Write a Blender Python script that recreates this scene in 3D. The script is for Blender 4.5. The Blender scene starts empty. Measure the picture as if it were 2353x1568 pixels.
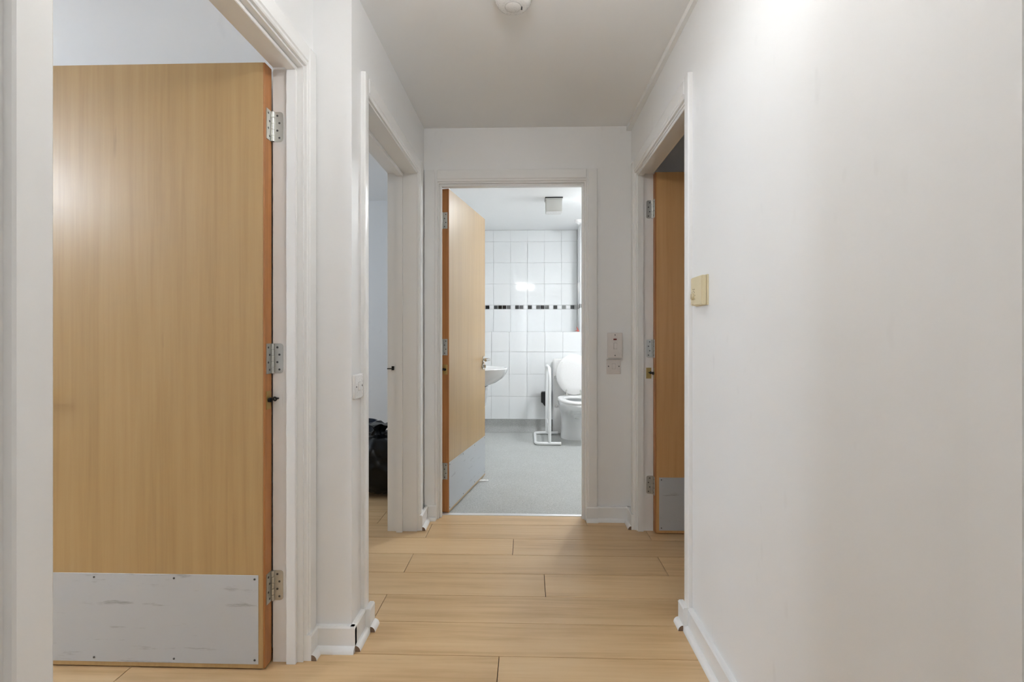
import bpy, bmesh, math, random
from mathutils import Vector, Matrix, noise
random.seed(7)
R = math.radians
S = bpy.context.scene
C = S.collection

# ------------------------------------------------------------------ camera
F_PX, HORIZON, VPX = 1160.0, 767.0, 1211.0
cam_d = bpy.data.cameras.new('camera')
cam_d.sensor_fit = 'HORIZONTAL'; cam_d.sensor_width = 36.0
cam_d.lens = 36.0 * F_PX / 2353.0
cam_d.shift_y = (HORIZON - 784.0) / 2353.0
cam_d.clip_start = 0.02
cam = bpy.data.objects.new('camera', cam_d); C.objects.link(cam)
cam.location = (0, 0, 1.10)
cam.rotation_euler = (R(90), 0, math.atan((VPX - 1176.5) / F_PX))
S.camera = cam

# ------------------------------------------------------------------ world and exposure
W = bpy.data.worlds.new('world'); S.world = W; W.use_nodes = True
W.node_tree.nodes['Background'].inputs[0].default_value = (0.75, 0.85, 1.0, 1)
W.node_tree.nodes['Background'].inputs[1].default_value = 0.6
vs = S.view_settings
vs.view_transform = 'Standard'; vs.look = 'None'; vs.gamma = 1.0; vs.use_curve_mapping = False
vs.exposure = 1.17
S.cycles.use_adaptive_sampling = True; S.cycles.adaptive_threshold = 0.02
S.cycles.use_light_tree = False
S.cycles.max_bounces = 10; S.cycles.diffuse_bounces = 6; S.cycles.transmission_bounces = 4; S.cycles.caustics_refractive = False
HALL_LAMP, BATH_LAMP, LEFT_LAMP = 32.0, 84.0, 48.0
LOBBY_FILL = 6.0
WINDOW_LIGHT = 10.0
FRONTAL_FILL = 28.0
SIDE_WINDOW_LIGHT = 14.0

# daylight through the window of the far left room
al = bpy.data.lights.new('window_daylight', 'AREA'); al.shape = 'RECTANGLE'
al.size = 1.0; al.size_y = 1.1; al.energy = WINDOW_LIGHT; al.color = (0.72, 0.85, 1.0)
alo = bpy.data.objects.new('window_daylight', al); C.objects.link(alo)
alo.location = (-3.57, 3.3, 1.5); alo.rotation_euler = (R(90), 0, R(-90))

# added frontal fill light behind the camera, dressed as a glazed door
fd = bpy.data.lights.new('frontal_fill', 'AREA'); fd.shape = 'RECTANGLE'
fd.size = 1.1; fd.size_y = 1.9; fd.energy = FRONTAL_FILL; fd.color = (0.97, 0.985, 1.0)
fdo = bpy.data.objects.new('frontal_fill', fd); C.objects.link(fdo)
fdo.location = (-0.07, -2.14, 1.15); fdo.rotation_euler = (R(90), 0, R(180))

# daylight through the window of the right-hand room
rw = bpy.data.lights.new('side_window_daylight', 'AREA'); rw.shape = 'RECTANGLE'
rw.size = 1.0; rw.size_y = 1.0; rw.energy = SIDE_WINDOW_LIGHT; rw.color = (0.93, 0.95, 1.0)
rwo = bpy.data.objects.new('side_window_daylight', rw); C.objects.link(rwo)
rwo.location = (1.5, -2.17, 1.25); rwo.rotation_euler = (R(90), 0, R(180))

# ------------------------------------------------------------------ materials
def new_mat(name):
    m = bpy.data.materials.new(name); m.use_nodes = True
    nt = m.node_tree; b = nt.nodes['Principled BSDF']
    return m, nt, b
def node(nt, t, **kw):
    n = nt.nodes.new(t)
    for k, v in kw.items():
        setattr(n, k, v)
    return n
def link(nt, a, ao, b, bi):
    nt.links.new(a.outputs[ao], b.inputs[bi])
def ramp(nt, stops):
    r = node(nt, 'ShaderNodeValToRGB')
    e = r.color_ramp.elements
    while len(e) < len(stops): e.new(0.5)
    for k, (p, c) in enumerate(stops):
        e[k].position = p; e[k].color = (*c, 1)
    return r
def plain(name, col, rough=0.5, metal=0.0, bump=0.0, bscale=200.0, spec=0.5, emit=None, strength=0.0, coat=0.0):
    m, nt, b = new_mat(name)
    b.inputs['Base Color'].default_value = (*col, 1)
    b.inputs['Roughness'].default_value = rough
    b.inputs['Metallic'].default_value = metal
    b.inputs['Specular IOR Level'].default_value = spec
    b.inputs['Coat Weight'].default_value = coat
    if emit:
        b.inputs['Emission Color'].default_value = (*emit, 1)
        b.inputs['Emission Strength'].default_value = strength
    n = node(nt, 'ShaderNodeTexNoise'); n.inputs['Scale'].default_value = bscale; n.inputs['Detail'].default_value = 3
    tc = node(nt, 'ShaderNodeTexCoord'); link(nt, tc, 'Object', n, 'Vector')
    if bump:
        bp = node(nt, 'ShaderNodeBump'); bp.inputs['Strength'].default_value = bump; bp.inputs['Distance'].default_value = 0.002
        link(nt, n, 'Fac', bp, 'Height'); link(nt, bp, 'Normal', b, 'Normal')
    else:
        rr = node(nt, 'ShaderNodeMapRange')
        rr.inputs['To Min'].default_value = max(0.02, rough - 0.04); rr.inputs['To Max'].default_value = min(1, rough + 0.04)
        link(nt, n, 'Fac', rr, 'Value'); link(nt, rr, 'Result', b, 'Roughness')
    return m
def paint(name, col, rough, scuff=0.0):
    """emulsion paint: fine roller stipple, and a few faint scuffs with a shape of their own"""
    m, nt, b = new_mat(name)
    tc = node(nt, 'ShaderNodeTexCoord')
    n = node(nt, 'ShaderNodeTexNoise'); n.inputs['Scale'].default_value = 260; n.inputs['Detail'].default_value = 2
    link(nt, tc, 'Object', n, 'Vector')
    bp = node(nt, 'ShaderNodeBump'); bp.inputs['Strength'].default_value = 0.06; bp.inputs['Distance'].default_value = 0.001
    link(nt, n, 'Fac', bp, 'Height'); link(nt, bp, 'Normal', b, 'Normal')
    big = node(nt, 'ShaderNodeTexNoise'); big.inputs['Scale'].default_value = 2.2; big.inputs['Detail'].default_value = 2
    link(nt, tc, 'Object', big, 'Vector')
    r1 = ramp(nt, [(0.3, tuple(c * 0.985 for c in col)), (0.7, col)])
    link(nt, big, 'Fac', r1, 'Fac')
    mp = node(nt, 'ShaderNodeMapping'); mp.inputs['Scale'].default_value = (5, 5, 2.4); mp.inputs['Rotation'].default_value = (0.5, 0.3, 0)
    link(nt, tc, 'Object', mp, 'Vector')
    sc = node(nt, 'ShaderNodeTexNoise'); sc.inputs['Scale'].default_value = 3.0; sc.inputs['Detail'].default_value = 2
    link(nt, mp, 'Vector', sc, 'Vector')
    r2 = ramp(nt, [(0.68, (0, 0, 0)), (0.76, (scuff,) * 3)])
    link(nt, sc, 'Fac', r2, 'Fac')
    mx = node(nt, 'ShaderNodeMix', data_type='RGBA')
    link(nt, r2, 'Color', mx, 0); link(nt, r1, 'Color', mx, 6); mx.inputs[7].default_value = (0.45, 0.43, 0.42, 1)
    link(nt, mx, 2, b, 'Base Color')
    b.inputs['Roughness'].default_value = rough
    b.inputs['Specular IOR Level'].default_value = 0.4
    return m
def wood(name, lo, mid, hi, grain, rough, coat=0.0, rnd=False, stretch=(38, 38, 1.3)):
    m, nt, b = new_mat(name)
    tc = node(nt, 'ShaderNodeTexCoord')
    src, so = tc, 'Object'
    if rnd:
        oi = node(nt, 'ShaderNodeObjectInfo')
        mul = node(nt, 'ShaderNodeVectorMath', operation='SCALE'); mul.inputs[0].default_value = (37.0, 13.0, 5.0)
        link(nt, oi, 'Random', mul, 'Scale')
        ad = node(nt, 'ShaderNodeVectorMath', operation='ADD')
        link(nt, tc, 'Object', ad, 0); link(nt, mul, 0, ad, 1)
        src, so = ad, 0
    mp = node(nt, 'ShaderNodeMapping'); mp.inputs['Scale'].default_value = stretch
    link(nt, src, so, mp, 'Vector')
    fine = node(nt, 'ShaderNodeTexNoise'); fine.inputs['Scale'].default_value = 2.2; fine.inputs['Detail'].default_value = 6; fine.inputs['Roughness'].default_value = 0.6
    link(nt, mp, 'Vector', fine, 'Vector')
    mp2 = node(nt, 'ShaderNodeMapping'); mp2.inputs['Scale'].default_value = tuple(s * 0.16 for s in stretch)
    link(nt, src, so, mp2, 'Vector')
    big = node(nt, 'ShaderNodeTexNoise'); big.inputs['Scale'].default_value = 1.1; big.inputs['Detail'].default_value = 3; big.inputs['Distortion'].default_value = 0.8
    link(nt, mp2, 'Vector', big, 'Vector')
    # growth-ring figure from the large noise
    mm = node(nt, 'ShaderNodeMath', operation='MULTIPLY'); mm.inputs[1].default_value = 9.0; link(nt, big, 'Fac', mm, 0)
    fr = node(nt, 'ShaderNodeMath', operation='PINGPONG'); fr.inputs[1].default_value = 1.0; link(nt, mm, 0, fr, 0)
    mix = node(nt, 'ShaderNodeMix', data_type='FLOAT'); mix.inputs[0].default_value = 0.28
    link(nt, fine, 'Fac', mix, 2); link(nt, fr, 0, mix, 3)
    rp = ramp(nt, [(0.5 - grain, lo), (0.5, mid), (0.5 + grain, hi)])
    link(nt, mix, 0, rp, 'Fac')
    out, oo = rp, 'Color'
    if rnd:
        hv = node(nt, 'ShaderNodeHueSaturation')
        mr = node(nt, 'ShaderNodeMapRange'); mr.inputs['To Min'].default_value = 0.94; mr.inputs['To Max'].default_value = 1.05
        link(nt, oi, 'Random', mr, 'Value'); link(nt, mr, 'Result', hv, 'Value')
        link(nt, rp, 'Color', hv, 'Color'); out, oo = hv, 'Color'
    # small dark knots and pores
    kn = node(nt, 'ShaderNodeTexNoise'); kn.inputs['Scale'].default_value = 1.0; kn.inputs['Detail'].default_value = 4
    mp3 = node(nt, 'ShaderNodeMapping'); mp3.inputs['Scale'].default_value = tuple(s * 0.45 + 2 for s in stretch)
    link(nt, src, so, mp3, 'Vector'); link(nt, mp3, 'Vector', kn, 'Vector')
    kr = ramp(nt, [(0.70, (0, 0, 0)), (0.80, (0.5, 0.5, 0.5))]); link(nt, kn, 'Fac', kr, 'Fac')
    mx = node(nt, 'ShaderNodeMix', data_type='RGBA'); link(nt, kr, 'Color', mx, 0); link(nt, out, oo, mx, 6)
    mx.inputs[7].default_value = (*tuple(c * 0.62 for c in lo), 1)
    link(nt, mx, 2, b, 'Base Color')
    b.inputs['Roughness'].default_value = rough
    b.inputs['Coat Weight'].default_value = coat; b.inputs['Coat Roughness'].default_value = 0.3
    bp = node(nt, 'ShaderNodeBump'); bp.inputs['Strength'].default_value = 0.03; bp.inputs['Distance'].default_value = 0.001
    link(nt, fine, 'Fac', bp, 'Height'); link(nt, bp, 'Normal', b, 'Normal')
    return m
def plate_metal(name, col, streak):
    """satin aluminium kick plate with long horizontal shoe scuffs"""
    m, nt, b = new_mat(name)
    tc = node(nt, 'ShaderNodeTexCoord')
    mp = node(nt, 'ShaderNodeMapping'); mp.inputs['Scale'].default_value = (3.2, 3.2, 26); link(nt, tc, 'Object', mp, 'Vector')
    n = node(nt, 'ShaderNodeTexNoise'); n.inputs['Scale'].default_value = 1.6; n.inputs['Detail'].default_value = 5; n.inputs['Roughness'].default_value = 0.65
    link(nt, mp, 'Vector', n, 'Vector')
    r = ramp(nt, [(0.60, (0, 0, 0)), (0.74, (streak,) * 3)]); link(nt, n, 'Fac', r, 'Fac')
    mx = node(nt, 'ShaderNodeMix', data_type='RGBA'); link(nt, r, 'Color', mx, 0)
    mx.inputs[6].default_value = (*col, 1); mx.inputs[7].default_value = (0.16, 0.155, 0.16, 1)
    link(nt, mx, 2, b, 'Base Color')
    b.inputs['Metallic'].default_value = 0.2; b.inputs['Roughness'].default_value = 0.4
    return m
def speckle(name, col, dark, light, rough):
    m, nt, b = new_mat(name)
    tc = node(nt, 'ShaderNodeTexCoord')
    v = node(nt, 'ShaderNodeTexVoronoi'); v.inputs['Scale'].default_value = 330; link(nt, tc, 'Object', v, 'Vector')
    sep = node(nt, 'ShaderNodeSeparateColor'); link(nt, v, 'Color', sep, 0)
    r = ramp(nt, [(0.0, dark), (0.10, dark), (0.16, col), (0.86, col), (0.93, light)]); link(nt, sep, 0, r, 'Fac')
    big = node(nt, 'ShaderNodeTexNoise'); big.inputs['Scale'].default_value = 5; big.inputs['Detail'].default_value = 4; link(nt, tc, 'Object', big, 'Vector')
    r2 = ramp(nt, [(0.3, (0.93, 0.93, 0.93)), (0.7, (1, 1, 1))]); link(nt, big, 'Fac', r2, 'Fac')
    mx = node(nt, 'ShaderNodeMix', data_type='RGBA', blend_type='MULTIPLY'); mx.inputs[0].default_value = 1
    link(nt, r, 'Color', mx, 6); link(nt, r2, 'Color', mx, 7); link(nt, mx, 2, b, 'Base Color')
    b.inputs['Roughness'].default_value = rough
    bp = node(nt, 'ShaderNodeBump'); bp.inputs['Strength'].default_value = 0.15; bp.inputs['Distance'].default_value = 0.001
    link(nt, sep, 0, bp, 'Height'); link(nt, bp, 'Normal', b, 'Normal')
    return m

M = {}
M['wall'] = paint('wall_paint', (0.85, 0.852, 0.85), 0.42, 0.08)
M['ceil'] = paint('ceiling_paint', (0.875, 0.882, 0.885), 0.8)
M['trim'] = plain('gloss_trim_paint', (0.85, 0.85, 0.84), 0.26, bump=0.015, bscale=140)
M['door'] = wood('door_veneer', (0.385, 0.238, 0.095), (0.46, 0.298, 0.126), (0.505, 0.34, 0.155), 0.40, 0.34, coat=0.25)
M['lip'] = wood('door_lipping', (0.32, 0.125, 0.035), (0.45, 0.19, 0.058), (0.54, 0.26, 0.095), 0.28, 0.45)
M['plank'] = wood('oak_laminate', (0.50, 0.315, 0.15), (0.66, 0.45, 0.24), (0.72, 0.52, 0.30), 0.36, 0.36, rnd=True, stretch=(1.5, 26, 26))
M['sub'] = plain('floor_joint', (0.09, 0.05, 0.025), 0.8)
M['vinyl'] = speckle('bathroom_vinyl', (0.44, 0.45, 0.435), (0.30, 0.31, 0.30), (0.60, 0.61, 0.60), 0.42)
M['cove'] = speckle('cove_vinyl', (0.36, 0.365, 0.35), (0.26, 0.265, 0.255), (0.48, 0.48, 0.47), 0.45)
M['tile'] = plain('white_glazed_tile', (0.77, 0.785, 0.79), 0.07, bump=0.02, bscale=18)
M['grout'] = plain('grout', (0.62, 0.63, 0.63), 0.8)
M['mblack'] = plain('mosaic_black', (0.012, 0.012, 0.012), 0.12)
M['mdark'] = plain('mosaic_charcoal', (0.05, 0.053, 0.055), 0.12)
M['mgrey'] = plain('mosaic_grey', (0.11, 0.11, 0.108), 0.12)
M['mlight'] = plain('mosaic_light_grey', (0.20, 0.21, 0.205), 0.12)
M['mwhite'] = plain('mosaic_white', (0.78, 0.79, 0.80), 0.10)
M['plate'] = plate_metal('kick_plate_aluminium', (0.54, 0.56, 0.585), 0.6)
M['steel'] = plain('zinc_steel', (0.56, 0.56, 0.53), 0.33, metal=0.85)
M['chrome'] = plain('satin_chrome', (0.62, 0.61, 0.58), 0.2, metal=1.0)
M['screw'] = plain('screw_head', (0.12, 0.12, 0.12), 0.4, metal=0.8)
M['brass'] = plain('brass', (0.50, 0.36, 0.14), 0.35, metal=0.9)
M['iron'] = plain('black_iron', (0.012, 0.011, 0.011), 0.45, metal=0.3)
M['wplastic'] = plain('white_plastic', (0.79, 0.785, 0.775), 0.28)
M['swplate'] = plain('aged_switch_plastic', (0.70, 0.665, 0.645), 0.32)
M['sawn'] = plain('sawn_brown_end', (0.22, 0.14, 0.09), 0.8)
M['door_beech'] = wood('door_veneer_beech', (0.57, 0.30, 0.11), (0.66, 0.375, 0.155), (0.70, 0.42, 0.185), 0.42, 0.36, coat=0.25)
M['wplastic_d'] = plain('white_plastic_shade', (0.50, 0.49, 0.47), 0.4)
M['cream'] = plain('cream_plastic', (0.70, 0.61, 0.40), 0.4)
M['creamd'] = plain('cream_plastic_ribbed', (0.62, 0.50, 0.30), 0.5)
M['brown'] = plain('brown_print', (0.17, 0.11, 0.05), 0.6)
M['red'] = plain('neon_red', (0.20, 0.012, 0.006), 0.25)
M['cordred'] = plain('red_cord', (0.55, 0.12, 0.09), 0.5)
M['china'] = plain('white_china', (0.76, 0.77, 0.77), 0.08, coat=0.4)
M['powder'] = plain('white_powder_coat', (0.82, 0.83, 0.83), 0.25)
M['fan'] = plain('fan_grey_plastic', (0.60, 0.60, 0.57), 0.5)
M['bag'] = plain('black_polythene', (0.003, 0.003, 0.0035), 0.28, bump=0.4, bscale=22, spec=0.3)
M['navy'] = plain('navy_plastic', (0.010, 0.016, 0.03), 0.3)
M['blackp'] = plain('black_plastic', (0.012, 0.013, 0.015), 0.35)
M['alu'] = plain('threshold_aluminium', (0.80, 0.81, 0.82), 0.3, metal=0.6)
M['hallglow'] = plain('lamp_glow_hall', (0.9, 0.9, 0.9), 0.4, emit=(0.985, 0.985, 0.985), strength=HALL_LAMP)
M['lobbyfill'] = plain('fill_glow_lobby', (0.9, 0.9, 0.9), 0.4, emit=(0.98, 0.985, 1.0), strength=LOBBY_FILL)
M['bathglow'] = plain('lamp_glow_bathroom', (0.9, 0.9, 0.9), 0.4, emit=(0.93, 0.97, 1.0), strength=BATH_LAMP)
M['leftglow'] = plain('lamp_glow_bedroom', (0.9, 0.9, 0.9), 0.4, emit=(0.80, 0.89, 1.0), strength=LEFT_LAMP)
gm, gnt, gb = new_mat('window_glass'); M['glass'] = gm
gb.inputs['Transmission Weight'].default_value = 1.0; gb.inputs['Roughness'].default_value = 0.0; gb.inputs['Base Color'].default_value = (0.9, 0.95, 1, 1)

# ------------------------------------------------------------------ mesh builder
class MB:
    def __init__(self): self.b = bmesh.new()
    def box(self, x0, x1, y0, y1, z0, z1, bev=0.0, seg=1):
        x0, x1 = sorted((x0, x1)); y0, y1 = sorted((y0, y1)); z0, z1 = sorted((z0, z1))
        g = bmesh.ops.create_cube(self.b, size=1.0)['verts']
        for v in g:
            v.co = Vector(((x0 + x1) / 2 + v.co.x * (x1 - x0), (y0 + y1) / 2 + v.co.y * (y1 - y0), (z0 + z1) / 2 + v.co.z * (z1 - z0)))
        if bev:
            ed = {e for v in g for e in v.link_edges}
            bmesh.ops.bevel(self.b, geom=list(ed), offset=bev, segments=seg, affect='EDGES', clamp_overlap=True)
        return self
    def cyl(self, p0, p1, r0, r1=None, seg=16):
        r1 = r0 if r1 is None else r1
        p0, p1 = Vector(p0), Vector(p1); d = (p1 - p0); L = d.length
        q = d.to_track_quat('Z', 'Y').to_matrix().to_4x4(); q.translation = (p0 + p1) / 2
        bmesh.ops.create_cone(self.b, cap_ends=True, segments=seg, radius1=r0, radius2=r1, depth=L, matrix=q)
        return self
    def sphere(self, c, r, u=16, v=10, scale=(1, 1, 1)):
        m = Matrix.Translation(c) @ Matrix.Diagonal((*scale, 1))
        bmesh.ops.create_uvsphere(self.b, u_segments=u, v_segments=v, radius=r, matrix=m)
        return self
    def loft(self, rings, cap0=True, cap1=True, close=True):
        vr = [[self.b.verts.new(p) for p in r] for r in rings]
        for a, c in zip(vr, vr[1:]):
            n = len(a)
            for i in range(n if close else n - 1):
                j = (i + 1) % n
                self.b.faces.new((a[i], a[j], c[j], c[i]))
        if cap0: self.b.faces.new(list(reversed(vr[0])))
        if cap1: self.b.faces.new(vr[-1])
        return self
    def lathe(self, prof, c=(0, 0, 0), seg=24, cap0=True, cap1=True):
        c = Vector(c)
        rings = [[c + Vector((r * math.cos(2 * math.pi * i / seg), r * math.sin(2 * math.pi * i / seg), z)) for i in range(seg)] for r, z in prof]
        return self.loft(rings, cap0, cap1)
    def prism(self, poly, axis, a, b):
        """poly: 2D points in the two other axes (cyclic order x,y,z), extruded along axis from a to b"""
        def P(u, v, w):
            return {'x': (w, u, v), 'y': (u, w, v), 'z': (u, v, w)}[axis]
        return self.loft([[P(u, v, a) for u, v in poly], [P(u, v, b) for u, v in poly]])
    def tube(self, pts, r, seg=10, closed=False):
        pts = [Vector(p) for p in pts]; rings = []
        n = len(pts); up = None
        for i, p in enumerate(pts):
            if closed: t = (pts[(i + 1) % n] - pts[i - 1]).normalized()
            else: t = (pts[min(i + 1, n - 1)] - pts[max(i - 1, 0)]).normalized()
            if up is None:
                up = t.orthogonal().normalized()
            up = (up - t * up.dot(t)).normalized(); s = t.cross(up)
            rings.append([p + r * (math.cos(2 * math.pi * k / seg) * up + math.sin(2 * math.pi * k / seg) * s) for k in range(seg)])
        if closed: rings.append(rings[0]); return self.loft(rings, False, False)
        return self.loft(rings)
    def build(self, name, mat, parent=None, off=(0, 0, 0), smooth=True, ang=35):
        bmesh.ops.recalc_face_normals(self.b, faces=self.b.faces)
        if any(off):
            bmesh.ops.translate(self.b, verts=self.b.verts, vec=-Vector(off))
        me = bpy.data.meshes.new(name); self.b.to_mesh(me); self.b.free()
        me.materials.append(M[mat])
        if smooth:
            me.polygons.foreach_set('use_smooth', [True] * len(me.polygons)); me.set_sharp_from_angle(angle=R(ang))
        o = bpy.data.objects.new(name, me); C.objects.link(o)
        if parent: o.parent = parent
        return o
def tag(o, label, cat=None, group=None, kind=None):
    o['label'] = label
    if cat: o['category'] = cat
    if group: o['group'] = group
    if kind: o['kind'] = kind
    return o
def thing(name, label, cat, loc=(0, 0, 0), rz=0.0, group=None, kind=None):
    o = bpy.data.objects.new(name, None); C.objects.link(o); o.empty_display_size = 0.1
    o.location = loc; o.rotation_euler = (0, 0, rz)
    return tag(o, label, cat, group, kind)
def inst(src, name, loc, parent, mat=None, scale=None, rot=None):
    o = bpy.data.objects.new(name, src.data); C.objects.link(o); o.parent = parent; o.location = loc
    if scale: o.scale = scale
    if rot: o.rotation_euler = rot
    if mat:
        o.material_slots[0].link = 'OBJECT'; o.material_slots[0].material = M[mat]
    return o
def fillet(pts, r, n=6):
    pts = [Vector(p) for p in pts]; out = [pts[0]]
    for a, b, c in zip(pts, pts[1:], pts[2:]):
        u, v = (a - b).normalized(), (c - b).normalized()
        ang = u.angle(v); d = min(r / math.tan(ang / 2), (a - b).length * 0.49, (c - b).length * 0.49)
        p, q = b + u * d, b + v * d
        for k in range(n + 1):
            t = k / n
            out.append((1 - t) ** 2 * p + 2 * t * (1 - t) * b + t * t * q)
    out.append(pts[-1]); return out

# ------------------------------------------------------------------ dimensions of the flat
CEIL = 2.32
XL1, XL2, XR = -0.75, -0.612, 0.612          # hall wall faces
YN, YE = 1.745, 2.985                        # nib face, end wall face
HEAD = 1.992                                 # door lining soffit
BX0, BX1 = -0.65, 1.25                       # bathroom
YB1, YB2 = 5.66, 5.95                        # bathroom back wall: low and recessed upper

def wall(name, label, axis, t0, t1, u0, u1, holes=(), mat='wall'):
    """wall running along u (axis 'y': along y, thickness in x), with door holes (a, b, top)"""
    m = MB()
    def bx(a, b, z0, z1):
        if b - a < 1e-5: return
        if axis == 'y': m.box(t0, t1, a, b, z0, z1)
        else: m.box(a, b, t0, t1, z0, z1)
    cur = u0
    for a, b, top in holes:
        bx(cur, a, 0, CEIL); bx(a, b, top, CEIL); cur = b
    bx(cur, u1, 0, CEIL)
    o = m.build(name, mat, smooth=False)
    return tag(o, label, 'wall', kind='structure')
HT = HEAD + 0.03
wall('wall_left', 'white hall wall around the doorway with the large open wooden door', 'y', -0.85, XL1, -2.2, YN, [(0.745, 1.695, HT)])
wall('wall_left_far', 'white hall wall around the narrow doorway showing black bin bags', 'y', -0.775, XL2, YN, YE, [(1.875, 2.819, HT)])
wall('wall_right', 'long white hall wall carrying the cream thermostat', 'y', XR, 0.702, -2.2, YE, [(1.922, 2.865, HT)])
wall('wall_end', 'white end wall of the hall around the bathroom doorway', 'x', YE, 3.085, -0.775, 2.8, [(-0.553, 0.368, HT)])
wall('wall_back', 'plain white wall behind the camera closing the hall and rooms', 'x', -2.3, -2.2, -3.7, 2.8)
wall('wall_left_outer', 'outer wall of the two rooms on the left', 'y', -3.7, -3.6, -2.2, 4.7)
wall('wall_left_partition', 'partition wall between the two rooms on the left', 'x', YN, 1.845, -3.6, -0.775)
wall('wall_left_room_back', 'pale grey back wall of the room with the black bin bags', 'x', 4.6, 4.7, -3.6, -0.775)
wall('wall_bathroom_left', 'white side wall of the bathroom holding the basin', 'y', -0.775, BX0, 3.085, 6.05)
wall('wall_bathroom_right', 'white right side wall of the bathroom', 'y', BX1, BX1 + 0.1, 3.085, 6.05)
wall('wall_right_outer', 'outer wall of the dark room on the right', 'y', 2.7, 2.8, -2.2, YE)
c = MB().box(-3.7, 2.8, -2.3, 6.05, CEIL, CEIL + 0.1).build('ceiling', 'ceil', smooth=False)
tag(c, 'flat white painted ceiling over hall, rooms and bathroom', 'ceiling', kind='structure')

# ------------------------------------------------------------------ laminate floor, plank by plank
fl = MB().box(-3.6, 2.7, -2.2, 3.052, -0.03, -0.009)
fl.box(-3.6, -0.775, 3.052, 4.6, -0.03, -0.009)
floor = fl.build('floor', 'sub', smooth=False)
tag(floor, 'honey oak laminate floor laid across the hall and rooms', 'floor', kind='structure')
PW, PL, G = 0.197, 1.21, 0.0026
JX = {-7: -0.095, -6: 0.60, -5: -0.59, -4: 0.078, -3: -0.567, -2: -0.072, -1: -0.547, 0: -0.867}
plank_cache = {}
def plank(x0, x1, y0, y1):
    key = (round(x1 - x0, 3), round(y1 - y0, 3))
    if key not in plank_cache:
        hx, hy = (x1 - x0) / 2 - G / 2, (y1 - y0) / 2 - G / 2
        m = MB().box(-hx, hx, -hy, hy, -0.009, 0.0, 0.0006)
        o = m.build('plank', 'plank', floor, smooth=False)
        plank_cache[key] = o
    else:
        o = inst(plank_cache[key], 'plank', (0, 0, 0), floor)
    o.location = ((x0 + x1) / 2, (y0 + y1) / 2, 0)
for k in range(-22, 9):
    y0, y1 = 2.90 + k * PW, 2.90 + (k + 1) * PW
    if y0 < 3.052 - 0.02: xa, xb = -3.0, 2.0
    else: xa, xb = -3.0, -0.775
    if y0 < -1.3: continue
    if k == 0:                                   # row cut along the bathroom threshold
        spans = [(-3.0, -0.775, y0, y1), (-0.775, 2.0, y0, 3.046)]
    else: spans = [(xa, xb, y0, y1)]
    j = JX.get(k, random.uniform(0, PL))
    for sa, sb, ya, yb in spans:
        x = j - PL * math.ceil((j - sa) / PL)
        while x < sb:
            p, q = max(x, sa), min(x + PL, sb)
            if q - p > 0.03: plank(p, q, ya, yb)
            x += PL

# bathroom vinyl with coved upstand
bf = MB().box(BX0, BX1, 3.06, YB1 + 0.2, -0.03, 0.0).build('floor_bathroom', 'vinyl', smooth=False)
tag(bf, 'speckled grey safety vinyl floor of the bathroom', 'floor', kind='structure')
prof = [(YB1 - 0.004, 0.139)]
for k in range(9):
    a = R(90 * k / 8); prof.append((YB1 - 0.004 - 0.075 * (1 - math.cos(a)), 0.075 * (1 - math.sin(a)) + 0.0005))
prof += [(YB1, 0.0005), (YB1, 0.139)]
cv = MB().prism(prof, 'x', BX0, BX1).build('baseboard_bathroom', 'cove', ang=50)
tag(cv, 'grey vinyl coved upstand along the bathroom back wall', 'skirting', kind='structure')
th = thing('threshold_strip', 'bright aluminium threshold strip in the bathroom doorway', 'threshold', (-0.09, 3.06, 0))
MB().prism([(3.045, 0.0), (3.0465, 0.004), (3.052, 0.0062), (3.068, 0.0062), (3.0735, 0.004), (3.075, 0.0)], 'x', -0.521, 0.336).build('cover_bar', 'alu', th, th.location)

# ------------------------------------------------------------------ bathroom tiled walls
bw = MB().box(BX0, BX1, YB2 + 0.006, 6.05, 0, CEIL).box(BX0, BX1, YB1 + 0.006, YB2 + 0.006, 0, 1.112).box(0.596, BX1, YB1 + 0.006, YB2 + 0.006, 1.112, CEIL).build('wall_bathroom_back', 'grout', smooth=False)
tag(bw, 'white tiled back wall of the bathroom with a black and grey mosaic band', 'wall', kind='structure')
tile_cache = {}
def tile(x0, x1, z0, z1, y, mat='tile', name='tile', g=0.0018, side=False):
    w, hgt = x1 - x0 - g, z1 - z0 - g
    key = (round(w, 4), round(hgt, 4), side)
    if key not in tile_cache:
        b = 0.0025 if w > 0.06 else 0.001
        m = MB()
        if side: m.box(-0.006, 0, -w / 2, w / 2, -hgt / 2, hgt / 2, 0.0008)
        else: m.box(-w / 2, w / 2, 0, 0.008, -hgt / 2, hgt / 2, b, 2)
        tile_cache[key] = m.build(name, 'tile', bw)
        o = tile_cache[key]
    else: o = inst(tile_cache[key], name, (0, 0, 0), bw)
    o.name = name
    if mat != 'tile':
        o.material_slots[0].link = 'OBJECT'; o.material_slots[0].material = M[mat]
    if side: o.location = (y, (x0 + x1) / 2, (z0 + z1) / 2)
    else: o.location = ((x0 + x1) / 2, y, (z0 + z1) / 2)
    o.rotation_euler = (random.uniform(-0.0022, 0.0022), 0, random.uniform(-0.0022, 0.0022)) if not side else (0, 0, 0)
for z0, z1 in ((0.139, 0.395), (0.395, 0.645), (0.645, 0.895), (0.895, 1.117)):
    for k in range(-3, 6):
        tile(max(k * 0.2 - 0.05 * 0, BX0 + 0.002) if k > -3 else -0.6, (k + 1) * 0.2, z0, z1, YB1)
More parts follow.
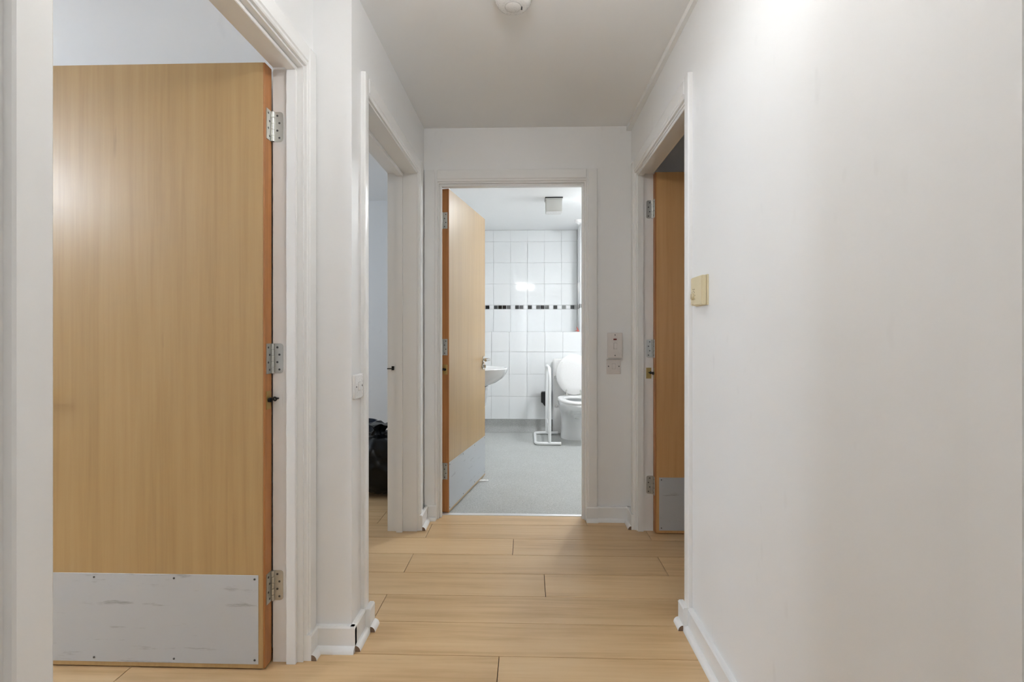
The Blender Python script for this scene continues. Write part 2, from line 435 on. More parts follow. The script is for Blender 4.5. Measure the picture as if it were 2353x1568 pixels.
for z0, z1 in ((1.12, 1.387), (1.435, 1.685), (1.685, 1.934), (1.934, 2.184), (2.184, 2.318)):
    for k in range(-3, 3):
        tile(0.004 + k * 0.2, min(0.004 + (k + 1) * 0.2, 0.588), z0, z1, YB2)
    for k in range(3, 6):
        tile(0.004 + k * 0.2, 0.004 + (k + 1) * 0.2, z0, z1, YB1)
    tile(YB1 + 0.01, YB2 - 0.002, z0, z1, 0.596, side=True)
for k in range(-3, 6):
    m = MB().box(k * 0.2 + 0.001, (k + 1) * 0.2 - 0.001, YB1, YB2, 1.112, 1.12, 0.002)
    if k < 3: m.build('ledge_tile', 'tile', bw)
seq = 'kwdkkgwkgwkwgkgwdwlwdgk'
mats = {'k': 'mblack', 'w': 'mwhite', 'd': 'mdark', 'g': 'mgrey', 'l': 'mlight'}
x0m = (1115.1 - VPX) / F_PX * YB2
step = 9.75 / F_PX * YB2
for k in range(-3, 22):
    ch = seq[k] if k >= 0 else 'wkg'[k]
    a = x0m + k * step
    if a + step < 0.592: tile(a, a + step, 1.387, 1.435, YB2, mats[ch], 'mosaic_tile', g=0.007)
for k, ch in enumerate('gkdlkg'):
    tile(YB1 + 0.01 + k * 0.047, YB1 + 0.057 + k * 0.047, 1.387, 1.435, 0.596, mats[ch], 'mosaic_tile', g=0.006, side=True)
for k, ch in enumerate('kgwdk'):
    tile(0.60 + k * step, 0.60 + (k + 1) * step, 1.387, 1.435, YB1, mats[ch], 'mosaic_tile', g=0.007)

# ------------------------------------------------------------------ door frames (lining, stops, architraves)
def frame(name, label, mp, u0, u1, D, s0, s1, sth, aw0, aw1, at=0.018):
    """mp(u,v,z): u along the wall, v into the wall (0 at the hall face)"""
    base = Vector(mp((u0 + u1) / 2, D / 2, 0))
    t = thing(name, label, 'door frame', base, kind='structure')
    def bx(n, a, b, v0, v1, z0, z1, bev=0.0):
        p, q = mp(a, v0, z0), mp(b, v1, z1)
        return MB().box(p[0], q[0], p[1], q[1], z0, z1, bev, 2).build(n, 'trim', t, base)
    e = 0.001
    bx('jamb', u0 - 0.03, u0, -e, D + e, 0, HEAD + 0.03); bx('jamb', u1, u1 + 0.03, -e, D + e, 0, HEAD + 0.03)
    bx('head_lining', u0, u1, -e, D + e, HEAD, HEAD + 0.03)
    bx('door_stop_bead', u0, u0 + sth, s0, s1, 0, HEAD - sth, 0.0015); bx('door_stop_bead', u1 - sth, u1, s0, s1, 0, HEAD - sth, 0.0015)
    bx('door_stop_bead', u0, u1, s0, s1, HEAD - sth, HEAD, 0.0015)
    so = 0.008; top = HEAD + so + 0.068
    def arch(n, prof, along, a, b):
        # prof: (distance from the opening edge, projection)
        ring0, ring1 = [], []
        for d_, pr in prof:
            if along == 'L': ring0.append(mp(u0 - so - d_, -pr, a)); ring1.append(mp(u0 - so - d_, -pr, b))
            if along == 'R': ring0.append(mp(u1 + so + d_, -pr, a)); ring1.append(mp(u1 + so + d_, -pr, b))
            if along == 'T': ring0.append(mp(a, -pr, HEAD + so + d_)); ring1.append(mp(b, -pr, HEAD + so + d_))
        MB().loft([ring0, ring1]).build(n, 'trim', t, base, ang=25)
    def prof(w): return [(0, 0), (0, at * 0.55), (0.004, at * 0.72), (0.012, at * 0.72), (0.016, at * 0.95), (w - 0.012, at), (w - 0.003, at * 0.93), (w, at * 0.7), (w, 0)]
    arch('architrave', prof(aw0), 'L', 0, top); arch('architrave', prof(aw1), 'R', 0, top)
    arch('architrave', prof(0.068), 'T', u0 - so, u1 + so)
    return t
frame('trim_1', 'white door frame of the large open door at the left', lambda u, v, z: (XL1 - v, u, z), 0.775, 1.667, 0.10, 0.018, 0.05, 0.014, 0.066, 0.064)
frame('trim_2', 'white door frame of the doorway with the black bin bags', lambda u, v, z: (XL2 - v, u, z), 1.905, 2.789, 0.163, 0.077, 0.112, 0.02, 0.054, 0.072)
frame('trim_3', 'white door frame of the right-hand door beside the switches', lambda u, v, z: (XR + v, u, z), 1.952, 2.836, 0.09, 0.003, 0.036, 0.014, 0.058, 0.066)
frame('trim_4', 'white door frame of the bathroom doorway', lambda u, v, z: (u, YE + v, z), -0.523, 0.338, 0.10, 0.014, 0.044, 0.013, 0.078, 0.066)
kp_ = bpy.data.objects['trim_2']
kpl = MB().box(-0.752, -0.733, 2.786, 2.7895, 0.885, 0.93, 0.0005).build('latch_keep', 'trim', kp_, kp_.location)
MB().box(-0.7505, -0.7375, 2.776, 2.787, 0.897, 0.919, 0.001).build('keep_block', 'iron', kpl)
bpy.data.objects['keep_block'].location = -Vector(kp_.location)
MB().cyl((-0.776, 2.781, 0.905), (-0.748, 2.781, 0.906), 0.0028, seg=8).build('latch_rod', 'iron', kpl)
bpy.data.objects['latch_rod'].location = -Vector(kp_.location)
# architrave edge of a further door close to the camera on the right wall
a5 = thing('trim_5', 'white architrave edge at the right border close to the camera', 'door frame', (0.603, 0.655, 0), kind='structure')
MB().box(0.594, XR, 0.62, 0.702, 0, 2.07, 0.004, 2).build('architrave', 'wall', a5, a5.location)
# small boxed cable trunking in the right-hand ceiling corner
tk = MB().loft([[(0.619, -2.2, 2.298), (0.619, -2.2, CEIL), (XR, -2.2, CEIL), (XR, -2.2, 2.298)][::1] and
                [(0.606, 1.0, 2.296), (0.606, 1.0, CEIL), (XR + 0.001, 1.0, CEIL), (XR + 0.001, 1.0, 2.296)],
                [(0.584, YE, 2.292), (0.584, YE, CEIL), (XR + 0.001, YE, CEIL), (XR + 0.001, YE, 2.292)]]).build('trim_6', 'trim', smooth=False)
tag(tk, 'slim white trunking strip along the right ceiling corner', 'trunking', kind='structure')

# ------------------------------------------------------------------ skirting boards with quadrant beads
def board(name, label, runs):
    """runs: (axis, normal sign, face, back, u0, u1): face = front plane of the board, quadrant in front of it"""
    b0 = None
    for (ax, sg, face, back, u0, u1) in runs:
        H = 0.085
        pf = [(back, 0), (face, 0), (face, H - 0.006), (face - sg * 0.004, H), (back, H)]
        q = [(face, 0.0)]
        for k in range(7):
            a = R(90 * k / 6); q.append((face + sg * 0.018 * math.cos(a), 0.020 * math.sin(a)))
        axis = 'y' if ax == 'y' else 'x'
        m = MB().prism(pf, axis, u0, u1)
        if b0 is None:
            b0 = m.build(name, 'trim', smooth=False); tag(b0, label, 'skirting', kind='structure')
        else: m.build('board', 'trim', b0, smooth=False)
        MB().prism(q, axis, u0, u1).build('quadrant_bead', 'trim', b0, ang=40)
        if ax == 'y':
            MB().prism(q, axis, u0 - 0.0007, u0 - 0.0001).build('sawn_end', 'sawn', b0, smooth=False)
board('baseboard_left', 'white skirting wrapping the corner pier beside the large left door', [
    ('y', 1, -0.724, XL1, 1.674, 1.745), ('x', -1, 1.727, YN, -0.73, -0.594),
    ('y', 1, -0.594, XL2, 1.7285, 1.845), ('y', 1, -0.577, -0.596, 1.842, 1.899)])
board('baseboard_left_far', 'short white skirting between bin-bag doorway and bathroom door frame', [('y', 1, -0.584, -0.60, 2.80, YE)])
board('baseboard_end_left', 'tiny white skirting left of the bathroom door', [('x', -1, 2.957, 2.975, -0.584, -0.536)])
board('baseboard_end_right', 'white skirting below the two wall switches', [('x', -1, 2.958, 2.975, 0.347, 0.413), ('x', -1, 2.966, YE, 0.413, XR)])
board('baseboard_right_far', 'short white skirting between end wall and right-hand door frame', [('y', -1, 0.584, 0.60, 2.846, YE)])
board('baseboard_right', 'long white skirting along the thermostat wall', [('y', -1, 0.594, XR, 0.702, 1.888), ('y', -1, 0.577, 0.596, 1.884, 1.946)])
board('baseboard_left_near', 'white skirting on the left wall beside the camera', [('y', 1, -0.732, XL1, -2.2, 0.70)])

# ------------------------------------------------------------------ doors
LH = 1.980
def door(name, label, pin, rot, closed, sg, width, chain=True, plate_w=None, veneer='door'):
    """local frame: pin at origin, leaf along +x, hall face at y = sg*0.044"""
    t = thing(name, label, 'door', (pin[0], pin[1], 0.006), rot, kind='structure')
    T = 0.044; g = 0.003
    y0, y1 = sorted((0.0, sg * T))
    lf = MB().box(g + 0.006, width - 0.006, y0, y1, 0.0, LH, 0.0006).build('door_leaf', veneer, t)
    for a, b in ((g, g + 0.006), (width - 0.006, width)):
        MB().box(a, b, y0, y1, 0.0, LH, 0.0012).build('edge_lipping', 'lip', t)['label'] = 'orange hardwood edge strip'
    # kick plate on the hall face
    pw = plate_w or (0.024, width - 0.03)
    ya, yb = sg * T, sg * (T + 0.0015)
    kp = MB().box(pw[0], pw[1], ya, yb, 0.014, 0.305, 0.0005).build('kick_plate', 'plate', t)
    kp['label'] = 'scuffed aluminium kick plate'
    sx = pw[0] + 0.012
    while sx < pw[1]:
        for z in (0.028, 0.292):
            MB().cyl((sx, yb - sg * 0.0005, z), (sx, yb + sg * 0.0012, z), 0.0034, seg=10).build('screw', 'screw', kp)
        sx += (pw[1] - pw[0] - 0.024) / 3 - 1e-4
    # hinges
    dl = closed - rot
    jd = Vector((-math.sin(dl) * sg, math.cos(dl) * sg, 0))       # jamb plate direction
    jn = Vector((math.cos(dl), math.sin(dl), 0))                   # out of the jamb (towards the leaf when closed)
    for zc in (0.252, 1.011, 1.786):
        hg = MB().box(g - 0.0022, g + 0.0004, sg * 0.002, sg * 0.036, zc - 0.05, zc + 0.05, 0.0).build('hinge', 'steel', t)
        hg['label'] = 'zinc butt hinge'
        ring = []
        for off_ in (-0.0016, 0.0012):
            rr = []
            w, hh, cr = 0.036, 0.05, 0.010
            pts = [(0.002, -hh), (w - cr, -hh)] + [(w - cr + cr * math.sin(R(a)), -hh + cr - cr * math.cos(R(a))) for a in (30, 60, 90)] \
                + [(w - cr + cr * math.cos(R(a)), hh - cr + cr * math.sin(R(a))) for a in (0, 30, 60, 90)] + [(0.002, hh)]
            for d_, z in pts:
                p = jd * d_ + jn * off_; rr.append((p.x, p.y, zc + z))
            ring.append(rr)
        MB().loft(ring).build('jamb_flap', 'steel', hg)
        for k in range(5):
            z = zc - 0.05 + k * 0.02
            MB().cyl((-0.003, sg * 0.004, z + 0.0006), (-0.003, sg * 0.004, z + 0.0194), 0.0058, seg=12).build('knuckle', 'steel', hg)
        for k, z in enumerate((-0.037, -0.0125, 0.0125, 0.037)):
            p = jd * (0.024 if k % 2 == 0 else 0.017) + jn * 0.0010
            q = p + jn * 0.0010
            MB().cyl((p.x, p.y, zc + z), (q.x, q.y, zc + z), 0.0036, seg=10).build('screw', 'screw', hg)
            MB().cyl((g - 0.002, sg * (0.026 if k % 2 else 0.018), zc + z), (g - 0.003, sg * (0.026 if k % 2 else 0.018), zc + z), 0.0036, seg=10).build('screw', 'screw', hg)
    # concealed chain closer
    zc = 0.874
    cl = MB().box(g - 0.0018, g + 0.0004, sg * 0.008, sg * 0.036, zc - 0.030, zc + 0.030, 0).build('closer_plate', 'brass', t)
    cl['label'] = 'brass chain door closer'
    MB().cyl((g - 0.001, sg * 0.021, zc), (g - 0.006, sg * 0.021, zc), 0.0075, seg=14).build('bush', 'iron', cl)
    p0 = Vector((g - 0.004, sg * 0.021, zc)); p1 = jd * 0.021 + jn * 0.004 + Vector((0, 0, zc + 0.004))
    jp = []
    for o_ in (-0.001, 0.0014):
        jp.append([tuple(jd * a + jn * o_ + Vector((0, 0, zc + b))) for a, b in ((0.008, -0.03), (0.036, -0.03), (0.036, 0.03), (0.008, 0.03))])
    MB().loft(jp).build('anchor_plate', 'brass' if sg < 0 else 'trim', cl)
    n = 4
    for k in range(n):
        a, b = p0.lerp(p1, k / n), p0.lerp(p1, (k + 1) / n); d_ = (b - a); L = d_.length * 0.62
        u = d_.normalized(); s_ = u.cross(Vector((0, 0, 1))) if k % 2 else u.cross(u.cross(Vector((0, 0, 1))))
        s_.normalize(); cc = (a + b) / 2
        pts = [cc + u * (L * math.cos(2 * math.pi * i / 14)) + s_ * (0.006 * math.sin(2 * math.pi * i / 14)) for i in range(14)]
        MB().tube(pts, 0.0024, 6, True).build('chain_link', 'iron', cl)
    # lever handles and thumb turn on both faces
    hx = width - 0.062
    for face in (sg, -sg):
        yf = sg * T if face == sg else 0.0
        yo = lambda d_: yf + face * d_
        hd = MB().cyl((hx, yo(0), 0.898), (hx, yo(0.010), 0.898), 0.026, 0.025, 24).build('lever_handle', 'chrome', t)
        hd['label'] = 'satin metal lever handle'
        pts = fillet([(hx, yo(0.008), 0.898), (hx, yo(0.055), 0.898), (hx - 0.115, yo(0.052), 0.896)], 0.016)
        MB().tube(pts, 0.0095, 12).build('lever', 'chrome', hd)
        tt = MB().cyl((hx, yo(0), 0.845), (hx, yo(0.008), 0.845), 0.026, 0.025, 24).build('thumb_turn', 'chrome', t)
        MB().box(hx - 0.004, hx + 0.004, min(yo(0.007), yo(0.024)), max(yo(0.007), yo(0.024)), 0.833, 0.857, 0.002, 2).build('turn_button', 'chrome', tt)
    return t
door('door_1', 'large honey wooden door standing open in the nearest left doorway', (-0.852, 1.6665), R(180), R(270), 1, 0.884)
door('door_2', 'wooden door swung into the bin-bag room out of view', (-0.779, 1.9085), R(180), R(90), -1, 0.875)
door('door_3', 'warm orange wooden door open into the right-hand room', (0.700, 2.8345), 0.0, R(-90), -1, 0.875, veneer='door_beech')
door('door_4', 'pale wooden bathroom door half open with scuffed kick plate', (-0.5215, 3.076), R(79.6), 0.0, -1, 0.846, plate_w=(0.006, 0.84))

# ------------------------------------------------------------------ wall switches and thermostat
def rounded_plate(m, cx, cz, w, h, d0, d1, r, fn):
    pts = []
    for sx, sz, a0 in ((1, 1, 0), (-1, 1, 90), (-1, -1, 180), (1, -1, 270)):
        for k in range(5):
            a = R(a0 + 22.5 * k)
            pts.append((cx + sx * (w / 2 - r) + r * math.cos(a), cz + sz * (h / 2 - r) + r * math.sin(a)))
    def ins(s, d): return [fn(cx + (p - cx) * s, cz + (q - cz) * s, d) for p, q in pts]
    m.loft([ins(1, d0), ins(1, d1 - 0.002), ins(1 - 0.003 / w, d1 - 0.0005), ins(1 - 0.007 / w, d1)])
    return m
# tall pull-isolator with neon over a single switch, end wall
fe = lambda u, z, d: (u, YE - d, z)
sw = thing('isolator_switch', 'tall white isolator switch with red neon on the end wall', 'switch', (0.512, YE, 0.96))
L0 = sw.location
MB().box(0.4725, 0.5515, YE - 0.024, YE, 0.964, 1.101, 0.003, 2).build('back_box', 'swplate', sw, L0)
fpl = rounded_plate(MB(), 0.512, 1.0325, 0.0865, 0.146, 0.024, 0.032, 0.004, fe).build('face_plate', 'swplate', sw, L0)
fp = MB().box(0.5045, 0.5225, YE - 0.0365, YE - 0.031, 1.012, 1.044, 0.002, 2).build('rocker', 'swplate', fpl, L0)
MB().box(0.503, 0.524, YE - 0.0324, YE - 0.031, 1.0095, 1.0465).build('rocker_surround', 'wplastic_d', fpl, L0)
MB().box(0.5025, 0.5215, YE - 0.0335, YE - 0.031, 1.0625, 1.0705, 0.001).build('neon_lens', 'red', fpl, L0)
MB().box(0.510, 0.5155, YE - 0.0325, YE - 0.0319, 1.051, 1.0525).build('printed_mark', 'wplastic_d', fpl, L0)
for z in (1.092, 0.9725):
    MB().cyl((0.512, YE - 0.031, z), (0.512, YE - 0.0328, z), 0.0036, seg=10).build('screw', 'screw', fpl, L0)
s2 = thing('light_switch', 'small flush white switch below the isolator switch', 'switch', (0.508, YE, 0.863))
L0 = s2.location
fpl = rounded_plate(MB(), 0.508, 0.906, 0.083, 0.086, 0.0, 0.0075, 0.004, fe).build('face_plate', 'swplate', s2, L0)
MB().box(0.4995, 0.5175, YE - 0.011, YE - 0.006, 0.893, 0.923, 0.002, 2).build('rocker', 'swplate', fpl, L0)
MB().box(0.498, 0.519, YE - 0.0079, YE - 0.006, 0.8915, 0.9245).build('rocker_surround', 'wplastic_d', fpl, L0)
for x in (0.478, 0.539):
    MB().cyl((x, YE - 0.007, 0.908), (x, YE - 0.0083, 0.908), 0.0036, seg=10).build('screw', 'screw', fpl, L0)
# switch on the corner pier
fn = lambda u, z, d: (XL2 + d, u, z)
s3 = thing('light_switch', 'white light switch on the corner pier by the bin-bag doorway', 'switch', (XL2, 1.797, 0.868))
L0 = s3.location
fpl = rounded_plate(MB(), 1.797, 0.911, 0.086, 0.086, 0.0, 0.010, 0.004, fn).build('face_plate', 'wplastic', s3, L0)
MB().box(XL2 + 0.008, XL2 + 0.0145, 1.788, 1.806, 0.897, 0.925, 0.002, 2).build('rocker', 'wplastic', fpl, L0)
MB().box(XL2 + 0.008, XL2 + 0.0104, 1.7865, 1.8075, 0.8955, 0.9265).build('rocker_surround', 'wplastic_d', fpl, L0)
for y in (1.767, 1.827):
    MB().cyl((XL2 + 0.009, y, 0.911), (XL2 + 0.0108, y, 0.911), 0.0034, seg=10).build('screw', 'screw', fpl, L0)
# thermostat
t_ = thing('thermostat', 'yellowed cream room thermostat on the right hall wall', 'thermostat', (XR, 1.78, 1.20))
L0 = t_.location
MB().box(XR - 0.006, XR, 1.719, 1.838, 1.197, 1.301, 0.001).build('back_plate', 'cream', t_, L0)
MB().box(XR - 0.023, XR - 0.005, 1.722, 1.836, 1.199, 1.299, 0.003, 2).build('body', 'cream', t_, L0)
MB().cyl((XR - 0.022, 1.808, 1.231), (XR - 0.030, 1.808, 1.231), 0.0125, 0.0115, 20).build('dial', 'cream', t_, L0)
MB().box(XR - 0.0306, XR - 0.0296, 1.8072, 1.8088, 1.222, 1.241).build('pointer', 'brown', t_, L0)
for k in range(7):
    a = R(-30 + 40 * k)
    y, z = 1.808 - 0.019 * math.cos(a), 1.231 + 0.019 * math.sin(a)
    MB().box(XR - 0.0234, XR - 0.0226, y - 0.0016, y + 0.0016, z - 0.0016, z + 0.0016).build('scale_mark', 'brown', t_, L0)
for y, z in ((1.803, 1.256), (1.813, 1.257), (1.795, 1.256), (1.812, 1.204)):
    MB().box(XR - 0.0234, XR - 0.0226, y - 0.002, y + 0.002, z - 0.0012, z + 0.0012).build('printed_mark', 'brown', t_, L0)

# smoke alarm
sd = thing('smoke_alarm', 'round white smoke alarm on the hall ceiling', 'smoke alarm', (-0.05, 1.825, CEIL))
L0 = sd.location
MB().lathe([(0.070, CEIL), (0.070, CEIL - 0.008), (0.067, CEIL - 0.011)], (-0.05, 1.825, 0), 40).build('base', 'wplastic', sd, L0)
MB().lathe([(0.064, CEIL - 0.010), (0.064, CEIL - 0.018), (0.060, CEIL - 0.028), (0.052, CEIL - 0.036), (0.046, CEIL - 0.038)], (-0.05, 1.825, 0), 40).build('body', 'wplastic', sd, L0)
MB().lathe([(0.0285, CEIL - 0.037), (0.0285, CEIL - 0.0395), (0.027, CEIL - 0.0405)], (-0.05, 1.825, 0), 32).build('test_button', 'wplastic', sd, L0)
MB().tube([(-0.05 + 0.0295 * math.cos(R(a)), 1.825 + 0.0295 * math.sin(R(a)), CEIL - 0.0385) for a in range(0, 360, 12)], 0.0008, 6, True).build('button_groove', 'wplastic_d', sd, L0)
MB().box(-0.022, -0.017, 1.823, 1.842, CEIL - 0.0392, CEIL - 0.037, 0.0005).build('indicator_slot', 'blackp', sd, L0)

# ------------------------------------------------------------------ lamps (above or outside the picture)
def dome_lamp(name, label, x, y, r, glow):
    t = thing(name, label, 'lamp', (x, y, CEIL)); L0 = t.location
    MB().lathe([(r + 0.012, CEIL), (r + 0.012, CEIL - 0.02), (r + 0.004, CEIL - 0.024)], (x, y, 0), 32).build('rim', 'wplastic', t, L0)
    pr = [(r * math.cos(R(a)), CEIL - 0.022 - 0.05 * math.sin(R(a))) for a in (0, 20, 40, 60, 80)]
    MB().lathe(pr, (x, y, 0), 24).build('diffuser', glow, t, L0)
ch = thing('chandelier', 'five-bulb hall pendant just above the picture', 'lamp', (-0.05, 1.02, CEIL)); L0 = ch.location
MB().lathe([(0.05, CEIL), (0.05, CEIL - 0.015), (0.02, CEIL - 0.03)], (-0.05, 1.02, 0), 24).build('ceiling_plate', 'chrome', ch, L0)
MB().cyl((-0.05, 1.02, CEIL - 0.02), (-0.05, 1.02, 2.06), 0.007, seg=12).build('stem', 'chrome', ch, L0)
for k in range(5):
    a = 2 * math.pi * k / 5 + 0.35; cx_, cy_ = -0.05 + 0.15 * math.cos(a), 1.02 + 0.15 * math.sin(a)
    zz = 2.06 + 0.02 * (k % 2)
    arm = MB().tube(fillet([(-0.05, 1.02, 2.07), ((cx_ - 0.05) / 2, (cy_ + 1.02) / 2, 2.03), (cx_, cy_, 2.03), (cx_, cy_, zz + 0.01)], 0.03), 0.005, 8).build('arm', 'chrome', ch, L0)
    MB().cyl((cx_, cy_, zz - 0.005), (cx_, cy_, zz + 0.03), 0.012, 0.016, 14).build('bulb_holder', 'chrome', arm, L0)
    MB().sphere((cx_, cy_, zz + 0.058), 0.032, 14, 8).build('bulb', 'hallglow', arm, L0)
dome_lamp('lobby_fill_lamp', 'added round fill lamp on the ceiling behind the camera', -0.05, -1.0, 0.12, 'lobbyfill')  # added lamp, fills the hall from behind the camera
dome_lamp('bathroom_lamp', 'round bathroom ceiling lamp hidden by the door frame', 0.86, 4.5, 0.13, 'bathglow')
pl = thing('pendant_lamp', 'globe pendant lamp in the first left room', 'lamp', (-3.0, 0.3, CEIL)); L0 = pl.location
MB().lathe([(0.045, CEIL), (0.045, CEIL - 0.02), (0.02, CEIL - 0.035)], (-3.0, 0.3, 0), 24).build('ceiling_rose', 'wplastic', pl, L0)
MB().cyl((-3.0, 0.3, CEIL - 0.03), (-3.0, 0.3, 2.09), 0.004, seg=8).build('flex', 'wplastic', pl, L0)
MB().sphere((-3.0, 0.3, 1.98), 0.11, 20, 12).build('globe', 'leftglow', pl, L0)

# made-up glazed door behind the camera, built to go with the fill light
gd = thing('fill_light_door', 'made-up white glazed door behind the camera for the added fill light', 'door', (-0.07, -2.2, 0), kind='structure'); L0 = gd.location
for a, b, z0, z1 in ((-0.68, 0.54, 0.0, 0.16), (-0.68, 0.54, 2.13, 2.22), (-0.68, -0.62, 0.16, 2.13), (0.48, 0.54, 0.16, 2.13), (-0.09, -0.05, 0.16, 2.13)):
    MB().box(a, b, -2.2, -2.165, z0, z1, 0.003).build('door_rail', 'trim', gd, L0)
for a, b in ((-0.62, -0.09), (-0.05, 0.48)):
    MB().box(a, b, -2.19, -2.18, 0.16, 2.13).build('pane', 'glass', gd, L0)
# window of the far left room
wn = thing('window_1', 'white framed window in the outer wall of the bin-bag room', 'window', (-3.6, 3.3, 0.9), kind='structure'); L0 = wn.location
for a, b, z0, z1 in ((2.74, 3.86, 0.9, 0.95), (2.74, 3.86, 2.05, 2.1), (2.74, 2.79, 0.95, 2.05), (3.81, 3.86, 0.95, 2.05), (3.28, 3.32, 0.95, 2.05)):
    MB().box(-3.6, -3.58, a, b, z0, z1, 0.002).build('window_frame', 'trim', wn, L0)
for a, b in ((2.79, 3.28), (3.32, 3.81)):
    MB().box(-3.597, -3.592, a, b, 0.95, 2.05).build('pane', 'glass', wn, L0)

wn2 = thing('window_2', 'white framed window in the far wall of the right-hand room', 'window', (1.5, -2.2, 0.72), kind='structure'); L0 = wn2.location
for a, b, z0, z1 in ((0.94, 2.06, 0.70, 0.75), (0.94, 2.06, 1.75, 1.80), (0.94, 0.99, 0.75, 1.75), (2.01, 2.06, 0.75, 1.75), (1.48, 1.52, 0.75, 1.75)):
    MB().box(a, b, -2.2, -2.18, z0, z1, 0.002).build('window_frame', 'trim', wn2, L0)
for a, b in ((0.99, 1.48), (1.52, 2.01)):
    MB().box(a, b, -2.197, -2.192, 0.75, 1.75).build('pane', 'glass', wn2, L0)

# ------------------------------------------------------------------ bathroom contents
# toilet
TX = 0.505
tl = thing('toilet', 'white toilet with raised lid against the bathroom back wall', 'toilet', (TX, 5.3, 0)); L0 = tl.location
def ell(cx, cy, a, bf, bb, z, n=40, pw=2.2):
    out = []
    for k in range(n):
        t = 2 * math.pi * k / n; cs, sn = math.cos(t), math.sin(t)
        ex = abs(cs) ** (2 / pw) * (1 if cs >= 0 else -1); ey = abs(sn) ** (2 / pw) * (1 if sn >= 0 else -1)
        out.append((cx + a * ex, cy + (bb if ey > 0 else bf) * ey, z))
    return out
rings = [ell(TX, 5.42, 0.150, 0.20, 0.14, 0.0, pw=2.6), ell(TX, 5.42, 0.145, 0.195, 0.14, 0.05, pw=2.6), ell(TX, 5.42, 0.142, 0.20, 0.14, 0.16, pw=2.5),
         ell(TX, 5.40, 0.145, 0.24, 0.16, 0.235), ell(TX, 5.36, 0.158, 0.34, 0.20, 0.30), ell(TX, 5.32, 0.172, 0.41, 0.23, 0.345), ell(TX, 5.30, 0.180, 0.425, 0.25, 0.375),
         ell(TX, 5.30, 0.182, 0.43, 0.25, 0.405), ell(TX, 5.30, 0.178, 0.425, 0.245, 0.412),
         ell(TX, 5.28, 0.135, 0.345, 0.16, 0.412), ell(TX, 5.28, 0.128, 0.33, 0.15, 0.39), ell(TX, 5.28, 0.09, 0.24, 0.12, 0.30), ell(TX, 5.30, 0.05, 0.12, 0.08, 0.22)]
MB().loft(rings).build('bowl', 'china', tl, L0, ang=50)
so_, si_ = ell(TX, 5.28, 0.186, 0.41, 0.19, 0.414), ell(TX, 5.26, 0.112, 0.29, 0.10, 0.414)
m = MB()
up = lambda r, z: [(x, y, z) for x, y, _ in r]
def shrink(r, s, c=(TX, 5.26)): return [(c[0] + (x - c[0]) * s, c[1] + (y - c[1]) * s, z) for x, y, z in r]
m.loft([si_, so_, up(shrink(so_, 1.005), 0.424), up(shrink(so_, 0.985), 0.434), up(shrink(so_, 0.95), 0.437), up(shrink(si_, 1.05), 0.435), up(si_, 0.428), si_], False, False)
bmesh.ops.remove_doubles(m.b, verts=m.b.verts, dist=1e-5)
m.build('seat', 'wplastic', tl, L0, ang=50)
lid = MB()
def lidring(s, y):
    out = []
    for k in range(40):
        t = 2 * math.pi * k / 40; sn = math.sin(t)
        x = 0.192 * math.cos(t) * s
        z = 0.655 + (0.222 if sn > 0 else 0.215) * sn * s
        out.append((TX + x, y + (z - 0.44) * 0.10, z))
    return out
lid.loft([lidring(0.97, 5.466), lidring(1.0, 5.456), lidring(1.0, 5.446), lidring(0.96, 5.436), lidring(0.6, 5.431)])
lid.build('lid', 'wplastic', tl, L0, ang=50)
MB().cyl((TX - 0.10, 5.455, 0.445), (TX + 0.10, 5.455, 0.445), 0.006, seg=12).build('hinge_bar', 'chrome', tl, L0)
for dx in (-0.075, 0.075):
    MB().tube([(TX + dx, 5.455, 0.412), (TX + dx - 0.003, 5.45, 0.45), (TX + dx - 0.006, 5.44, 0.475), (TX + dx - 0.006, 5.435, 0.495)], 0.007, 10).build('hinge_arm', 'chrome', tl, L0)
MB().cyl((TX - 0.13, 5.440, 0.79), (TX - 0.13, 5.428, 0.79), 0.008, seg=12).build('lid_buffer', 'wplastic', tl, L0)
# duct panel behind
dp = thing('duct_panel', 'tall white boxed panel behind the toilet', 'panel', (0.53, 5.6, 0)); L0 = dp.location
MB().box(0.287, 0.76, 5.565, YB1 - 0.002, 0, 0.822, 0.012, 3).build('casing', 'wplastic', dp, L0)
MB().prism([(5.566, 0.640), (5.530, 0.640), (5.535, 0.622), (5.566, 0.600)], 'x', 0.295, 0.325).build('flush_lever', 'wplastic', dp, L0)
MB().cyl((0.323, 5.566, 0.306), (0.323, 5.555, 0.306), 0.012, 0.010, 16).build('bolt_cap', 'chrome', dp, L0)
# support frame
gr = thing('toilet_support_frame', 'white tubular support frame standing left of the toilet', 'grab rail', (0.21, 5.25, 0)); L0 = gr.location
ya, yb = 4.975, 5.515
MB().tube(fillet([(0.333, ya, 0.018), (0.085, ya, 0.018), (0.085, yb, 0.018), (0.333, yb, 0.018)], 0.06, 8), 0.016, 12).build('base_tube', 'powder', gr, L0, ang=50)
MB().tube(fillet([(0.222, ya, 0.03), (0.222, ya + 0.02, 0.755), (0.215, yb - 0.02, 0.755), (0.215, yb, 0.03)], 0.10, 8), 0.016, 12).build('hand_loop', 'powder', gr, L0, ang=50)
MB().cyl((0.222, ya + 0.09, 0.18), (0.215, yb - 0.09, 0.18), 0.011, seg=10).build('cross_tube', 'powder', gr, L0)
for x, y in ((0.333, ya), (0.333, yb)):
    MB().cyl((x - 0.012, y, 0.018), (x + 0.003, y, 0.018), 0.0175, seg=12).build('end_cap', 'wplastic', gr, L0)
